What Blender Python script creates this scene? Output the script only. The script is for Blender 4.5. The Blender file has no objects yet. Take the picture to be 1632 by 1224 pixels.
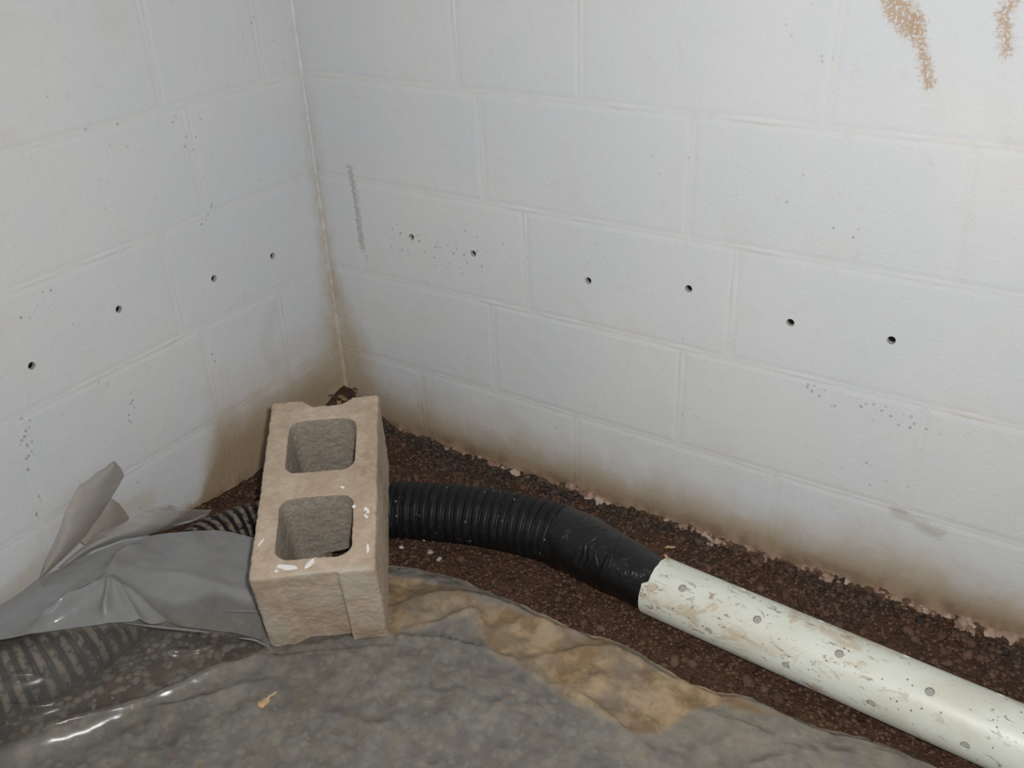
import bpy, bmesh, math, random
from mathutils import Vector, Matrix, noise
import numpy as np
C = bpy.context.scene.collection
SC = bpy.context.scene

# ---------------------------------------------------------------- camera, light, exposure
CAM = Vector((1.4139, -1.3899, 1.1427))
YAW, PIT, ROLL, FPX = -.5962, .5113, -.0436, 1507.0
_f = Vector((math.sin(YAW)*math.cos(PIT), math.cos(YAW)*math.cos(PIT), -math.sin(PIT)))
_r = Vector((math.cos(YAW), -math.sin(YAW), 0)); _u = _r.cross(_f)
RT = math.cos(ROLL)*_r + math.sin(ROLL)*_u
UP = -math.sin(ROLL)*_r + math.cos(ROLL)*_u
cd = bpy.data.cameras.new('camera'); cam = bpy.data.objects.new('camera', cd); C.objects.link(cam)
cd.sensor_width = 36; cd.lens = FPX*36/1632; cd.clip_start = .02
MR = Matrix((RT, UP, -_f)).transposed()
cam.matrix_world = Matrix.Translation(CAM) @ MR.to_4x4()
SC.camera = cam

world = bpy.data.worlds.new('world'); SC.world = world; world.use_nodes = True
world.node_tree.nodes['Background'].inputs[0].default_value = (.93, .96, 1, 1)
world.node_tree.nodes['Background'].inputs[1].default_value = .27

fl = bpy.data.lights.new('camera_flash', 'AREA'); fl.shape = 'RECTANGLE'; fl.size = .035; fl.size_y = .02
fl.energy = 18.9; fl.color = (1.0, .992, .978)
flo = bpy.data.objects.new('camera_flash', fl); C.objects.link(flo)
flo.matrix_world = Matrix.Translation(CAM + RT*.05 + UP*.05) @ (MR @ Matrix.Rotation(math.radians(3), 3, 'X') @ Matrix.Rotation(math.radians(-7), 3, 'Y')).to_4x4()

SC.view_settings.view_transform = 'Standard'; SC.view_settings.look = 'None'
SC.view_settings.gamma = 1; SC.view_settings.use_curve_mapping = False
SC.view_settings.exposure = 0.0
SC.cycles.transparent_max_bounces = 24

# ---------------------------------------------------------------- helpers
def ray(px, py):
    return RT*((px-816)/FPX) + UP*((612-py)/FPX) + _f
def at(px, py, v, ax=2):
    d = ray(px, py); return CAM + d*((v-CAM[ax])/d[ax])
def project(p):
    q = Vector(p)-CAM; w = q.dot(_f)
    return 816+FPX*q.dot(RT)/w, 612-FPX*q.dot(UP)/w
def link(name, me, mats, parent=None, smooth=False):
    o = bpy.data.objects.new(name, me); C.objects.link(o)
    if mats is not None:
        for m in (mats if isinstance(mats, (list, tuple)) else [mats]): me.materials.append(m)
    if parent: o.parent = parent
    if smooth: me.shade_smooth()
    return o
def mesh(name, v, f):
    me = bpy.data.meshes.new(name); me.from_pydata([tuple(p) for p in v], [], f); me.update(); return me
def tag(o, label=None, cat=None, group=None, kind=None):
    if label: o['label'] = label
    if cat: o['category'] = cat
    if group: o['group'] = group
    if kind: o['kind'] = kind
    return o
def grid(rows, closed_u=False):
    n = len(rows[0]); v = [p for r in rows for p in r]; f = []
    for i in range(len(rows)-1):
        for j in range(n if closed_u else n-1):
            k = (j+1) % n
            f.append((i*n+j, i*n+k, (i+1)*n+k, (i+1)*n+j))
    return v, f
def fbm(x, y, z=0., o=4):
    return noise.fractal(Vector((x, y, z)), 1.0, 2.0, o)
def catmull(pts, n):
    pts = [Vector(p) for p in pts]; P = [2*pts[0]-pts[1]] + pts + [2*pts[-1]-pts[-2]]; out = []
    for i in range(1, len(P)-2):
        for k in range(n):
            t = k/n; a, b, c, d = P[i-1:i+3]
            out.append(.5*((2*b)+(c-a)*t+(2*a-5*b+4*c-d)*t*t+(3*b-a-3*c+d)*t**3))
    out.append(pts[-1]); return out
def resample(pts, step=None, n=None):
    L = [0]
    for a, b in zip(pts, pts[1:]): L.append(L[-1]+(b-a).length)
    if n is None: n = max(2, int(L[-1]/step)+1)
    out = []; j = 0
    for i in range(n):
        s = L[-1]*i/(n-1)
        while j < len(L)-2 and L[j+1] < s: j += 1
        t = (s-L[j])/max(1e-9, L[j+1]-L[j]); out.append(pts[j].lerp(pts[j+1], min(1, max(0, t))))
    return out
def apply_mods(o):
    dg = bpy.context.evaluated_depsgraph_get()
    me = bpy.data.meshes.new_from_object(o.evaluated_get(dg)); o.modifiers.clear(); old = o.data; o.data = me; return o
def boolean(o, cutters, join=True):
    """cut each mesh of `cutters` (bmesh) out of o"""
    bm = bmesh.new()
    for c in cutters:
        tmp = bpy.data.meshes.new('t'); c.to_mesh(tmp); bm.from_mesh(tmp); c.free()
    me = bpy.data.meshes.new('cut'); bm.to_mesh(me); bm.free()
    co = bpy.data.objects.new('cut', me); C.objects.link(co)
    bpy.context.view_layer.update(); co.matrix_world = o.matrix_world.copy()
    m = o.modifiers.new('b', 'BOOLEAN'); m.operation = 'DIFFERENCE'; m.solver = 'EXACT'; m.object = co
    bpy.context.view_layer.update()
    apply_mods(o); bpy.data.objects.remove(co); return o
def cyl_bm(p, axis, r, h, seg=20):
    bm = bmesh.new(); bmesh.ops.create_cone(bm, cap_ends=True, segments=seg, radius1=r, radius2=r, depth=h)
    q = Vector(axis).to_track_quat('Z', 'Y').to_matrix().to_4x4(); bmesh.ops.transform(bm, matrix=Matrix.Translation(Vector(p)) @ q, verts=bm.verts)
    return bm

# ---------------------------------------------------------------- material helpers
class NT:
    def __init__(s, name):
        s.m = bpy.data.materials.new(name); s.m.use_nodes = True; s.t = s.m.node_tree
        s.b = s.t.nodes['Principled BSDF']; s.out = s.t.nodes['Material Output']
    def n(s, typ, **k):
        x = s.t.nodes.new(typ)
        for a, b in k.items(): setattr(x, a, b)
        return x
    def set(s, sock, v):
        if v is None: return
        if hasattr(v, 'is_output') or isinstance(v, bpy.types.NodeSocket): s.t.links.new(v, sock)
        elif isinstance(v, (tuple, list)) and sock.type == 'RGBA' and len(v) == 3: sock.default_value = (*v, 1)
        else: sock.default_value = v
    def math(s, op, a, b=None, c=None, clamp=False):
        x = s.n('ShaderNodeMath', operation=op, use_clamp=clamp); s.set(x.inputs[0], a); s.set(x.inputs[1], b)
        if c is not None: s.set(x.inputs[2], c)
        return x.outputs[0]
    def pos(s, obj=False):
        return s.n('ShaderNodeTexCoord').outputs['Object'] if obj else s.n('ShaderNodeNewGeometry').outputs['Position']
    def xyz(s, v):
        x = s.n('ShaderNodeSeparateXYZ'); s.set(x.inputs[0], v); return x.outputs
    def noise(s, vec, scale, detail=4, rough=.55, dist=0):
        x = s.n('ShaderNodeTexNoise'); s.set(x.inputs['Vector'], vec); s.set(x.inputs['Scale'], scale)
        s.set(x.inputs['Detail'], detail); s.set(x.inputs['Roughness'], rough); s.set(x.inputs['Distortion'], dist); return x.outputs[0]
    def voro(s, vec, scale, feature='F1', out='Distance'):
        x = s.n('ShaderNodeTexVoronoi', feature=feature); s.set(x.inputs['Vector'], vec); s.set(x.inputs['Scale'], scale); return x.outputs[out]
    def map(s, v, a, b, c=0., d=1.):
        x = s.n('ShaderNodeMapRange', interpolation_type='SMOOTHSTEP'); s.set(x.inputs[0], v)
        for i, q in enumerate((a, b, c, d)): s.set(x.inputs[i+1], q)
        return x.outputs[0]
    def mix(s, f, a, b):
        x = s.n('ShaderNodeMix', data_type='RGBA'); s.set(x.inputs[0], f); s.set(x.inputs[6], a); s.set(x.inputs[7], b); return x.outputs[2]
    def bump(s, h, strength=.5, dist=.001, nrm=None):
        x = s.n('ShaderNodeBump'); s.set(x.inputs['Height'], h); s.set(x.inputs['Strength'], strength); s.set(x.inputs['Distance'], dist)
        if nrm is not None: s.set(x.inputs['Normal'], nrm)
        return x.outputs[0]
    def vmul(s, v, k):
        x = s.n('ShaderNodeVectorMath', operation='MULTIPLY'); s.set(x.inputs[0], v); x.inputs[1].default_value = k; return x.outputs[0]
    def base(s, col=None, rough=None, nrm=None, spec=None):
        s.set(s.b.inputs['Base Color'], col); s.set(s.b.inputs['Roughness'], rough)
        if nrm is not None: s.set(s.b.inputs['Normal'], nrm)
        if spec is not None: s.set(s.b.inputs['Specular IOR Level'], spec)
        return s.m
def capsule(M, u, z, pts, r, soft, nz):
    """soft mask round a polyline in wall coordinates (u along the wall, z up)"""
    out = None
    for (a, b), (c, d) in zip(pts, pts[1:]):
        L2 = (c-a)**2+(d-b)**2
        t = M.math('ADD', M.math('MULTIPLY', M.math('SUBTRACT', u, a), (c-a)/L2), M.math('MULTIPLY', M.math('SUBTRACT', z, b), (d-b)/L2), clamp=True)
        du = M.math('SUBTRACT', M.math('SUBTRACT', u, a), M.math('MULTIPLY', t, c-a))
        dz = M.math('SUBTRACT', M.math('SUBTRACT', z, b), M.math('MULTIPLY', t, d-b))
        q = M.math('SQRT', M.math('ADD', M.math('MULTIPLY', du, du), M.math('MULTIPLY', dz, dz)))
        out = q if out is None else M.math('MINIMUM', out, q)
    return M.map(M.math('ADD', out, nz), r, r-soft)

def wall_material(side, joint=False):
    M = NT('painted_block_' + side + ('_joint' if joint else ''))
    P = M.pos(); X, Y, Z = M.xyz(P); u = X if side == 'right' else M.math('MULTIPLY', Y, -1)
    big = M.noise(P, 2.3, 3); mid = M.noise(P, 9, 5, .6); fine = M.noise(P, 60, 5, .65)
    col = M.mix(M.map(big, .35, .65), (.575, .588, .602), (.612, .614, .608))
    col = M.mix(M.math('MULTIPLY', M.map(mid, .5, .75), .30), col, (.55, .515, .475))
    col = M.mix(M.math('MULTIPLY', M.map(M.noise(P, 34, 6, .7), .56, .72), .22), col, (.50, .42, .39))
    if joint: col = M.mix(M.math('MULTIPLY', M.map(M.noise(P, 20, 4), .42, .66), .42), col, (.64, .60, .53))
    # small dark specks
    sp = M.math('MULTIPLY', M.map(M.voro(P, 46), .16, .07), M.map(M.noise(P, 5.5, 3), .55, .68))
    col = M.mix(M.math('MULTIPLY', sp, .55), col, (.16, .14, .12))
    nz = M.math('MULTIPLY', M.math('SUBTRACT', M.noise(P, 22, 6, .7), .5), .06)
    nzf = M.math('MULTIPLY', M.math('SUBTRACT', M.noise(P, 150, 5, .8), .5), .05)
    # damp earth stain rising from the ground
    n1 = M.noise(M.vmul(P, (1, 1, .45)), 7, 5, .6)
    def band(height, amp):
        return M.math('ADD', height, M.math('MULTIPLY', M.math('SUBTRACT', n1, .5), amp))
    if side == 'right':
        # higher near the corner, low along the wall
        corner = M.map(u, 0, .17); hgt = M.math('ADD', M.math('MULTIPLY', M.math('SUBTRACT', 1, corner), .15), .082)
        top = band(hgt, .13)
        stain = M.map(M.math('DIVIDE', Z, top), 1.0, .0)
    else:
        lo = M.map(u, .36, .47)                       # the stain stops short beyond 0.45 m
        hgt = M.math('ADD', M.math('MULTIPLY', M.math('SUBTRACT', 1, lo), .16), .02)
        top = band(hgt, .10)
        stain = M.map(M.math('DIVIDE', Z, top), 1.1, .45)
    wide = M.map(M.math('DIVIDE', Z, top), 1.7, .55); col = M.mix(M.math('MULTIPLY', wide, M.math('MULTIPLY', M.map(M.noise(P, 13, 5, .65), .3, .6, .45, 1), .85)), col, (.475, .405, .32))
    gr = M.noise(P, 90, 6, .75)
    stain = M.math('MULTIPLY', stain, M.map(gr, .2, .55, .72, 1.0))
    col = M.mix(M.math('MULTIPLY', stain, .95), col, (.30, .215, .125))
    low = M.map(M.math('ADD', Z, nz), .035, -.02)
    col = M.mix(M.math('MULTIPLY', low, .75), col, M.mix(M.map(M.noise(P, 18, 4), .4, .6), (.13, .075, .042), (.36, .25, .18)))
    # yellow brown run-off down the corner
    cw = M.math('ADD', u, M.math('MULTIPLY', nz, .9))
    cs = M.math('MULTIPLY', M.map(cw, M.math('MULTIPLY_ADD', M.map(Z, .42, .10), .09, .035), .002), M.map(Z, .95, .16))
    col = M.mix(M.math('MULTIPLY', cs, M.map(M.noise(P, 28, 5, .7), .35, .6, .3, .8)), col, (.43, .355, .25))
    if side == 'right':
        # bare rusty patches where the paint rubbed off, and a mould streak
        for pts, r in (([(1.098, .985), (1.112, .945), (1.132, .925)], .023), ([(1.135, .93), (1.150, .895), (1.166, .852)], .013), ([(1.262, .985), (1.240, .945), (1.252, .90)], .013), ([(1.278, .95), (1.277, .90)], .006)):
            k = capsule(M, u, Z, pts, r, .012, nzf)
            k2 = M.math('MULTIPLY', k, M.map(M.noise(P, 230, 3, .6), .36, .50))
            col = M.mix(M.math('MULTIPLY', k2, .85), col, (.40, .275, .17))
        k = capsule(M, u, Z, [(.098, .60), (.102, .53), (.105, .43)], .0085, .006, nzf)
        col = M.mix(M.math('MULTIPLY', k, .42), col, (.20, .13, .09))
        for pts, r in (([(.20, .47), (.30, .45), (.40, .455)], .045), ([(.27, .385), (.32, .375)], .012), ([(1.05, .36), (1.25, .33)], .03)):
            k = M.math('MULTIPLY', capsule(M, u, Z, pts, r, r*.8, nz), M.map(M.math('ADD', M.voro(P, 75), M.math('MULTIPLY', M.noise(P, 200, 3), .35)), .46, .26))
            col = M.mix(M.math('MULTIPLY', k, .5), col, (.15, .125, .105))
        k = capsule(M, u, Z, [(1.235, .165), (1.30, .145)], .018, .02, nz); col = M.mix(M.math('MULTIPLY', k, .45), col, (.34, .28, .20))
    else:
        for pts, r in (([(.62, .56), (.66, .53), (.70, .53)], .009), ([(.27, .74), (.30, .71)], .02), ([(.26, .60), (.29, .585), (.31, .56)], .009), ([(.53, .31), (.55, .27)], .011), ([(.735, .36), (.765, .2)], .018)):
            k = M.math('MULTIPLY', capsule(M, u, Z, pts, r, r*.9, nzf), M.map(M.voro(P, 95), .34, .15))
            col = M.mix(M.math('MULTIPLY', k, .6), col, (.13, .115, .10))
        k = capsule(M, u, Z, [(.17, .335), (.22, .27), (.20, .21)], .03, .03, nz); col = M.mix(M.math('MULTIPLY', k, .14), col, (.38, .30, .19))
        k = capsule(M, u, Z, [(.95, .06), (.80, .09), (.66, .115), (.56, .09)], .032, .03, nz); col = M.mix(M.math('MULTIPLY', k, .38), col, (.48, .37, .24))
    h = M.math('ADD', M.math('MULTIPLY', M.noise(P, 190, 4, .6), .9), M.math('MULTIPLY', M.noise(P, 30, 4, .6), 1.3))
    h = M.math('ADD', h, M.math('MULTIPLY', M.noise(P, 700, 2), .35))
    return M.base(col, M.map(stain, 0, 1, .62, .92), M.bump(h, .42, .0016), .35)

MAT = {}
for sd in ('right', 'left'):
    MAT[sd] = wall_material(sd); MAT[sd+'_joint'] = wall_material(sd, True)

def soil_material():
    M = NT('damp_soil'); P = M.pos(); X, Y, Z = M.xyz(P)
    a = M.noise(P, 14, 6, .7); b = M.noise(P, 90, 5, .7); v = M.voro(P, 130, out='Color')
    vg = M.n('ShaderNodeSeparateColor'); M.set(vg.inputs[0], v)
    col = M.mix(M.map(a, .35, .65), (.048, .022, .011), (.095, .046, .025))
    col = M.mix(M.math('MULTIPLY', vg.outputs[0], .55), col, (.045, .027, .018))
    col = M.mix(M.map(b, .60, .78), col, (.20, .13, .085))
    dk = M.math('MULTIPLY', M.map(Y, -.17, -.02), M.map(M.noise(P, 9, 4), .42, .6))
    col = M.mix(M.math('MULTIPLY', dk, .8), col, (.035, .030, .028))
    h = M.math('ADD', M.math('MULTIPLY', M.voro(P, 120), -1), b)
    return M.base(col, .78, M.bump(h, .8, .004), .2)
MAT['soil'] = soil_material()

def stone_mat(name, c1, c2, rough=.7):
    M = NT(name); P = M.pos(); r = M.n('ShaderNodeObjectInfo').outputs['Random']
    n = M.noise(P, 70, 5, .7); isl = M.n('ShaderNodeNewGeometry').outputs['Random Per Island']
    f = M.math('ADD', M.math('MULTIPLY', n, .5), M.math('MULTIPLY', M.math('FRACT', M.math('ADD', r, isl)), .5))
    return M.base(M.mix(M.map(f, .25, .75), c1, c2), rough, M.bump(M.noise(P, 300, 4, .7), .5, .001), .4)
MAT['stone'] = stone_mat('brown_stone', (.045, .023, .013), (.115, .062, .038), .85)
MAT['stone_dark'] = stone_mat('charcoal_stone', (.024, .017, .013), (.075, .053, .038), .85)
MAT['stone_pale'] = stone_mat('pale_stone', (.30, .27, .24), (.50, .46, .42))
MAT['stone_olive'] = stone_mat('olive_gravel', (.06, .053, .043), (.185, .16, .115), .85)
MAT['crust'] = stone_mat('pink_mortar', (.22, .135, .09), (.44, .32, .25), .9)
MAT['wood'] = stone_mat('straw_wood', (.42, .26, .13), (.55, .38, .22))

# ---------------------------------------------------------------- walls
ZJ = [-.033, .170, .373, .576, .779, .982, 1.185, 1.39]
def heads(start, lst, step=.406, hi=2.6):
    l = sorted(lst); x = l[-1]
    while x < hi: x += step; l.append(x)
    return [start] + l
ROWS_R = [heads(0, [.23, .62]), heads(0, [.43]), heads(0, [.103, .514]), heads(0, [.427]), heads(0, [.382, .632]), heads(0, [.427]), heads(0, [.22])]
ROWS_L = [heads(0, [.36]), heads(0, [.155, .36, .753]), heads(0, [.40]), heads(0, [.295]), heads(0, [.10, .34]), heads(0, [.295]), heads(0, [.10])]
HOLES_R = [(.242, .477), (.393, .469), (.647, .463), (.841, .487), (1.019, .464), (1.176, .470)]
HOLES_L = [(.153, .446), (.306, .454), (.516, .475), (.692, .446)]
def wp(side, u, z, d):          # wall coordinates: u along, z up, d out of the wall towards the room
    return Vector((u, -d, z)) if side == 'right' else Vector((d, -u, z))

HM = NT('drilled_concrete'); HP = HM.pos()
MAT['hole'] = HM.base(HM.mix(HM.noise(HP, 200, 3), (.34, .32, .29), (.50, .47, .43)), .9)
HD = NT('hole_shadow_black'); MAT['hole_shade'] = HD.base((.018, .016, .015), .6)  # near-black colour paints the flash shadow inside each drilled hole

def build_wall(side, rows, holes):
    rng = random.Random(5 if side == 'right' else 9)
    w = 2.6; z0, z1 = -.25, 1.39
    v = []; f = []
    def box(a, b, c, d, e, g, V, F):     # u0 u1 z0 z1 d0 d1
        i = len(V)
        for uu, zz, dd in ((a, c, e), (b, c, e), (b, d, e), (a, d, e), (a, c, g), (b, c, g), (b, d, g), (a, d, g)): V.append(wp(side, uu, zz, dd))
        for q in ((0, 1, 2, 3), (7, 6, 5, 4), (0, 4, 5, 1), (1, 5, 6, 2), (2, 6, 7, 3), (3, 7, 4, 0)):
            F.append(tuple(i+k for k in (q if side == 'left' else q[::-1])))
    box(-.2, w, z0, z1, -.20, -.10, v, f)
    wall = link('wall_'+side, mesh('wall_'+side, v, f), MAT[side+'_joint']); tag(wall, kind='structure')
    wall['label'] = 'white painted concrete block wall on the %s of the corner, stained at its foot' % side
    # joints: mortar strips nearly flush with the blocks, uneven face
    J = .0045
    bm = bmesh.new()
    def strip(u0, u1, za, zb):
        n = max(2, int(max(u1-u0, zb-za)/.012)); hor = (u1-u0) > (zb-za)
        rws = []
        for k in range(n+1):
            t = k/n; row = []
            for s in range(5):
                q = s/4
                uu, zz = (u0+(u1-u0)*t, za+(zb-za)*q) if hor else (u0+(u1-u0)*q, za+(zb-za)*t)
                d = -.0005 + .0017*math.sin(math.pi*q)*max(0, fbm(uu*9, zz*9, 3)*1.3-.02) if 0 < s < 4 else -.0007
                row.append(wp(side, uu, zz, d))
            rws.append(row)
        vv, ff = grid(rws)
        ids = [bm.verts.new(p) for p in vv]
        for q in ff: bm.faces.new([ids[i] for i in q])
    for i, zz in enumerate(ZJ[:-1]):
        strip(0, w, zz-J-.0015, zz+J+.0015)
    for i, r in enumerate(rows):
        for x in r[1:]:
            if x < w-.01: strip(x-J-.0015, x+J+.0015, ZJ[i]+J, ZJ[i+1]-J)
    me = bpy.data.meshes.new('mortar_joint'); bmesh.ops.recalc_face_normals(bm, faces=bm.faces); bm.to_mesh(me); bm.free()
    link('mortar_joint', me, MAT[side+'_joint'], wall, True)['kind'] = 'stuff'
    for i, r in enumerate(rows):
        r = [x for x in r if x < w] + [w]
        for x0, x1 in zip(r, r[1:]):
            if x1-x0 < .03: continue
            ja = J if x0 > 0 else 0
            pr = rng.uniform(0, .0004); V = []; F = []
            a, b, c, d = x0+ja, x1-J, ZJ[i]+J, ZJ[i+1]-J; e = .008
            # face with a small arris, side faces running back
            ring = [[(a, c, -.09), (b, c, -.09), (b, d, -.09), (a, d, -.09)], [(a, c, -.0004), (b, c, -.0004), (b, d, -.0004), (a, d, -.0004)],
                    [(a+e, c+e, pr), (b-e, c+e, pr), (b-e, d-e, pr), (a+e, d-e, pr)]]
            V = [wp(side, *p) for q in ring for p in q]
            F = [(3, 2, 1, 0), (8, 9, 10, 11)]
            for k in (0, 4):
                for j in range(4): F.append((k+j, k+(j+1) % 4, k+4+(j+1) % 4, k+4+j))
            if side == 'left': F = [q[::-1] for q in F]
            o = link('concrete_block', mesh('concrete_block', V, F), MAT[side], wall)
            bm = bmesh.new(); bm.from_mesh(o.data); bmesh.ops.recalc_face_normals(bm, faces=bm.faces); bm.to_mesh(o.data); bm.free()
            hs = [h for h in holes if x0 < h[0] < x1 and ZJ[i] < h[1] < ZJ[i+1]]
            if hs:
                boolean(o, [cyl_bm(wp(side, hu, hz, -.03), wp(side, 0, 0, 1), .0068, .1, 24) for hu, hz in hs])
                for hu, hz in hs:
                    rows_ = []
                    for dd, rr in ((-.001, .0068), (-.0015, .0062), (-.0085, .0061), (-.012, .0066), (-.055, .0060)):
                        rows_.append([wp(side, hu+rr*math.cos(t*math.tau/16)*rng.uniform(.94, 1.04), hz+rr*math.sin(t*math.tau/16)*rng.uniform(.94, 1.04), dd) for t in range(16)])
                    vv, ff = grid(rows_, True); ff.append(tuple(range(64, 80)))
                    me = mesh('drill_hole', vv, ff); ho = link('drill_hole', me, [MAT['hole'], MAT['hole_shade']], o)
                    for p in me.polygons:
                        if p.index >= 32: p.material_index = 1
                    ho['label'] = 'small round drilled hole, dark inside'
    return wall
wall_r = build_wall('right', ROWS_R, HOLES_R)
wall_l = build_wall('left', ROWS_L, HOLES_L)

# corner bead of old mortar and caulk
rws = []
for k in range(260):
    z = -.12+k*1.5/259; n = fbm(0, 0, z*14)*.5; n2 = fbm(5, 0, z*40)
    r = .0022+.0026*n+.0016*n2+(.002 if z < .25 else 0)
    row = []
    for s in range(6):
        a = s/5*math.pi/2; b = .55+.45*abs(math.cos(2*a))
        row.append(Vector((-.0005+r*b*math.sin(a)*1.4+.0004*n2, .0005-r*b*math.cos(a)*1.4, z)))
    rws.append(row)
vv, ff = grid(rws)
tr = link('trim_1', mesh('trim_1', vv, ff), MAT['right_joint'], None, True); tag(tr, kind='structure'); tr['label'] = 'thin uneven bead of yellowed mortar down the wall corner'

# ---------------------------------------------------------------- ground
BW = Vector((.227, .078, .657)); _ang = BW.length
BR = Matrix.Rotation(_ang, 3, BW.normalized()); BP = Vector((.395, -.476, .153)); BA, BB, BC = .0965, .195, .095
def block_floor(x, y):
    """height of the underside of the leaning block above (x,y), or None outside it"""
    n = BR @ Vector((0, 0, 1)); p = BP - n*BC
    z = p.z-(n.x*(x-p.x)+n.y*(y-p.y))/n.z
    l = BR.transposed() @ (Vector((x, y, z))-BP)
    return z if abs(l.x) < BA+.012 and abs(l.y) < BB+.012 else None

PIPE_PX = [(1012, 914, .052), (975, 895, .052), (930, 871, .052), (885, 851, .052), (825, 835, .050), (760, 823, .046), (690, 816, .038), (620, 814, .031), (520, 824, .027), (420, 844, .030), (355, 866, .036), (300, 898, .042), (240, 942, .046), (170, 997, .048), (100, 1047, .048), (20, 1088, .048), (-70, 1122, .048), (-180, 1150, .048)]
pipe_c = resample(catmull([at(*p) for p in PIPE_PX], 14), step=.0028)
pipe_np = np.array([(p.x, p.y, p.z) for p in pipe_c])
pipe_left = pipe_np[(pipe_np[:, 0] < .33)]
def pipe_d(x, y, arr=None):
    arr = pipe_np if arr is None else arr
    d = np.hypot(arr[:, 0]-x, arr[:, 1]-y); i = int(d.argmin()); return float(d[i]), float(arr[i, 2])

def ground(x, y):
    u, w = max(x, 0), max(-y, 0)
    z = -.006 + .007*fbm(x*7, y*7, 1) + .0045*fbm(x*30, y*30, 2)
    z += .060*math.exp(-((u*u+w*w)/(2*.060**2)))
    z += .035*math.exp(-(u/.07)**2)*math.exp(-((w-.12)/.12)**2)
    z += .028*math.exp(-(u/.06)**2)*(1/(1+math.exp(-(w-.42)/.05)))
    z -= .010*math.exp(-(w/.05)**2)*min(1, u/.3)
    # small wash of dark crumbs against the right wall
    z += .010*math.exp(-(w/.02)**2)*max(0, fbm(x*11, 0, 7)+.15)
    return z
def axis(a, b, s, far):
    l = list(np.arange(a, b, s)); x = b
    while x < far: s *= 1.35; l.append(x); x += s
    return l+[far]
xs = axis(-.03, 1.75, .0048, 3.2); ys = [-q for q in axis(-.03, 1.35, .0048, 3.2)]
rws = []
for y in ys:
    row = []
    for x in xs:
        z = ground(x, y)
        if y > -1.2 and x < 1.7: z += .0030*fbm(x*95, y*95, 4, 3)
        row.append(Vector((x, y, z)))
    rws.append(row)
vv, ff = grid(rws); ff = [q[::-1] for q in ff]
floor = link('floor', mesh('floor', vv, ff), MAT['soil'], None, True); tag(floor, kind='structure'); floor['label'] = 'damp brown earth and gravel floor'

def pebble(seed, sub=1, rough=.25):
    bm = bmesh.new(); bmesh.ops.create_icosphere(bm, subdivisions=sub, radius=1)
    for v in bm.verts:
        v.co *= 1+rough*noise.noise(v.co*1.1+Vector((seed*7.3, 0, 0)))*1.6
        v.co.z *= .68
    return bm
protos = []
for i in range(7):
    bm = pebble(i, 2 if i < 3 else 1, .3); me = bpy.data.meshes.new('stone'); bm.to_mesh(me); bm.free(); me.shade_smooth(); protos.append(me)
def proto_mats(mat):
    out = []
    for me in protos:
        m = me.copy(); m.materials.append(MAT[mat]); out.append(m)
    return out
cl = []
for i in range(5):
    bm = pebble(20+i, 2, .35)
    for v in bm.verts: v.co *= 1+.28*noise.noise(v.co*2.6+Vector((i*3.1, 2, 1)))
    m_ = bpy.data.meshes.new('mortar_lump'); bm.to_mesh(m_); bm.free(); m_.materials.append(MAT['crust']); cl.append(m_)
PB, PD, PP, PC, PO = (proto_mats(k) for k in ('stone', 'stone_dark', 'stone_pale', 'crust', 'stone_olive'))
rng = random.Random(11)
def place(lst, name, x, y, s, sink=.35, parent=floor, label=None, z=None, flat=1.):
    o = bpy.data.objects.new(name, rng.choice(lst)); C.objects.link(o); o.parent = parent
    zz = ground(x, y) if z is None else z
    o.location = (x, y, zz+s*.5*(1-2*sink)); o.rotation_euler = (rng.uniform(-.5, .5), rng.uniform(-.5, .5), rng.uniform(0, 6.28))
    o.scale = (s*rng.uniform(.42, .62), s*rng.uniform(.36, .52), s*.5*flat*rng.uniform(.8, 1.1))
    if label: o['label'] = label
    return o
# the strip between wall and plastic: px outline of the plastic edge, as world line
EDGE_PX = [(-160, 985), (-60, 975), (60, 972), (160, 968), (260, 962), (360, 945), (440, 925), (520, 905), (580, 896), (625, 896), (700, 907), (785, 940), (850, 966), (915, 997), (985, 1020), (1055, 1058), (1125, 1090), (1200, 1110), (1262, 1142), (1335, 1160), (1400, 1175), (1450, 1195), (1505, 1226), (1580, 1262), (1700, 1330)]
edge_w = resample(catmull([at(px, py, .006) for px, py in EDGE_PX], 10), n=240)
def edge_y(x):
    best = None
    for p in edge_w:
        if p.x > .42 and abs(p.x-x) < .01 and (best is None or p.y > best): best = p.y
    return best if best is not None else -.55
def free_spot(x, y, s):
    if pipe_d(x, y)[0] < .055+s*.3: return False
    if block_floor(x, y) is not None: return False
    ax, ay, bx, by = .909, -.245, 1.487, -.284
    t = (x-ax)/(bx-ax)
    if t > -.1 and abs(y-(ay+(by-ay)*t)) < .05+s*.2: return False
    return True
n = 0; tries = 0
while n < 225 and tries < 9000:
    tries += 1
    x = rng.uniform(.05, 1.5); y = -rng.random()**1.2*.52
    e = edge_y(x) if x > .42 else -.5
    s = rng.uniform(.012, .021)
    if y < e+.02 or not free_spot(x, y, s) or (x < .22 and y < -.3): continue
    dark = (-y < .10 and x < .75) or (-y < .05)
    place(PD if dark and rng.random() < .7 else PB, 'stone', x, y, s, .38); n += 1
for px, py, s in ((685, 874, .013), (700, 888, .014), (712, 708, .011), (676, 857, .009), (958, 998, .017), (1130, 905, .016), (1232, 905, .018), (1440, 1120, .02), (1150, 930, .015), (1500, 1010, .02), (1540, 1090, .02), (640, 870, .012)):
    p = at(px, py, 0)
    place(PP if s < .0145 else PB, 'stone', p.x, p.y, s, .3, label='pale stone' if s < .0145 else None)
# black crumbs banked against the foot of the right wall
for k in range(62):
    x = rng.choice([rng.uniform(.10, .30), rng.uniform(.10, .42), rng.uniform(.5, .8), rng.uniform(.3, 1.45)]); y = -rng.uniform(.004, .022)
    place(PD, 'stone', x, y, rng.uniform(.009, .016), .2)
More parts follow.
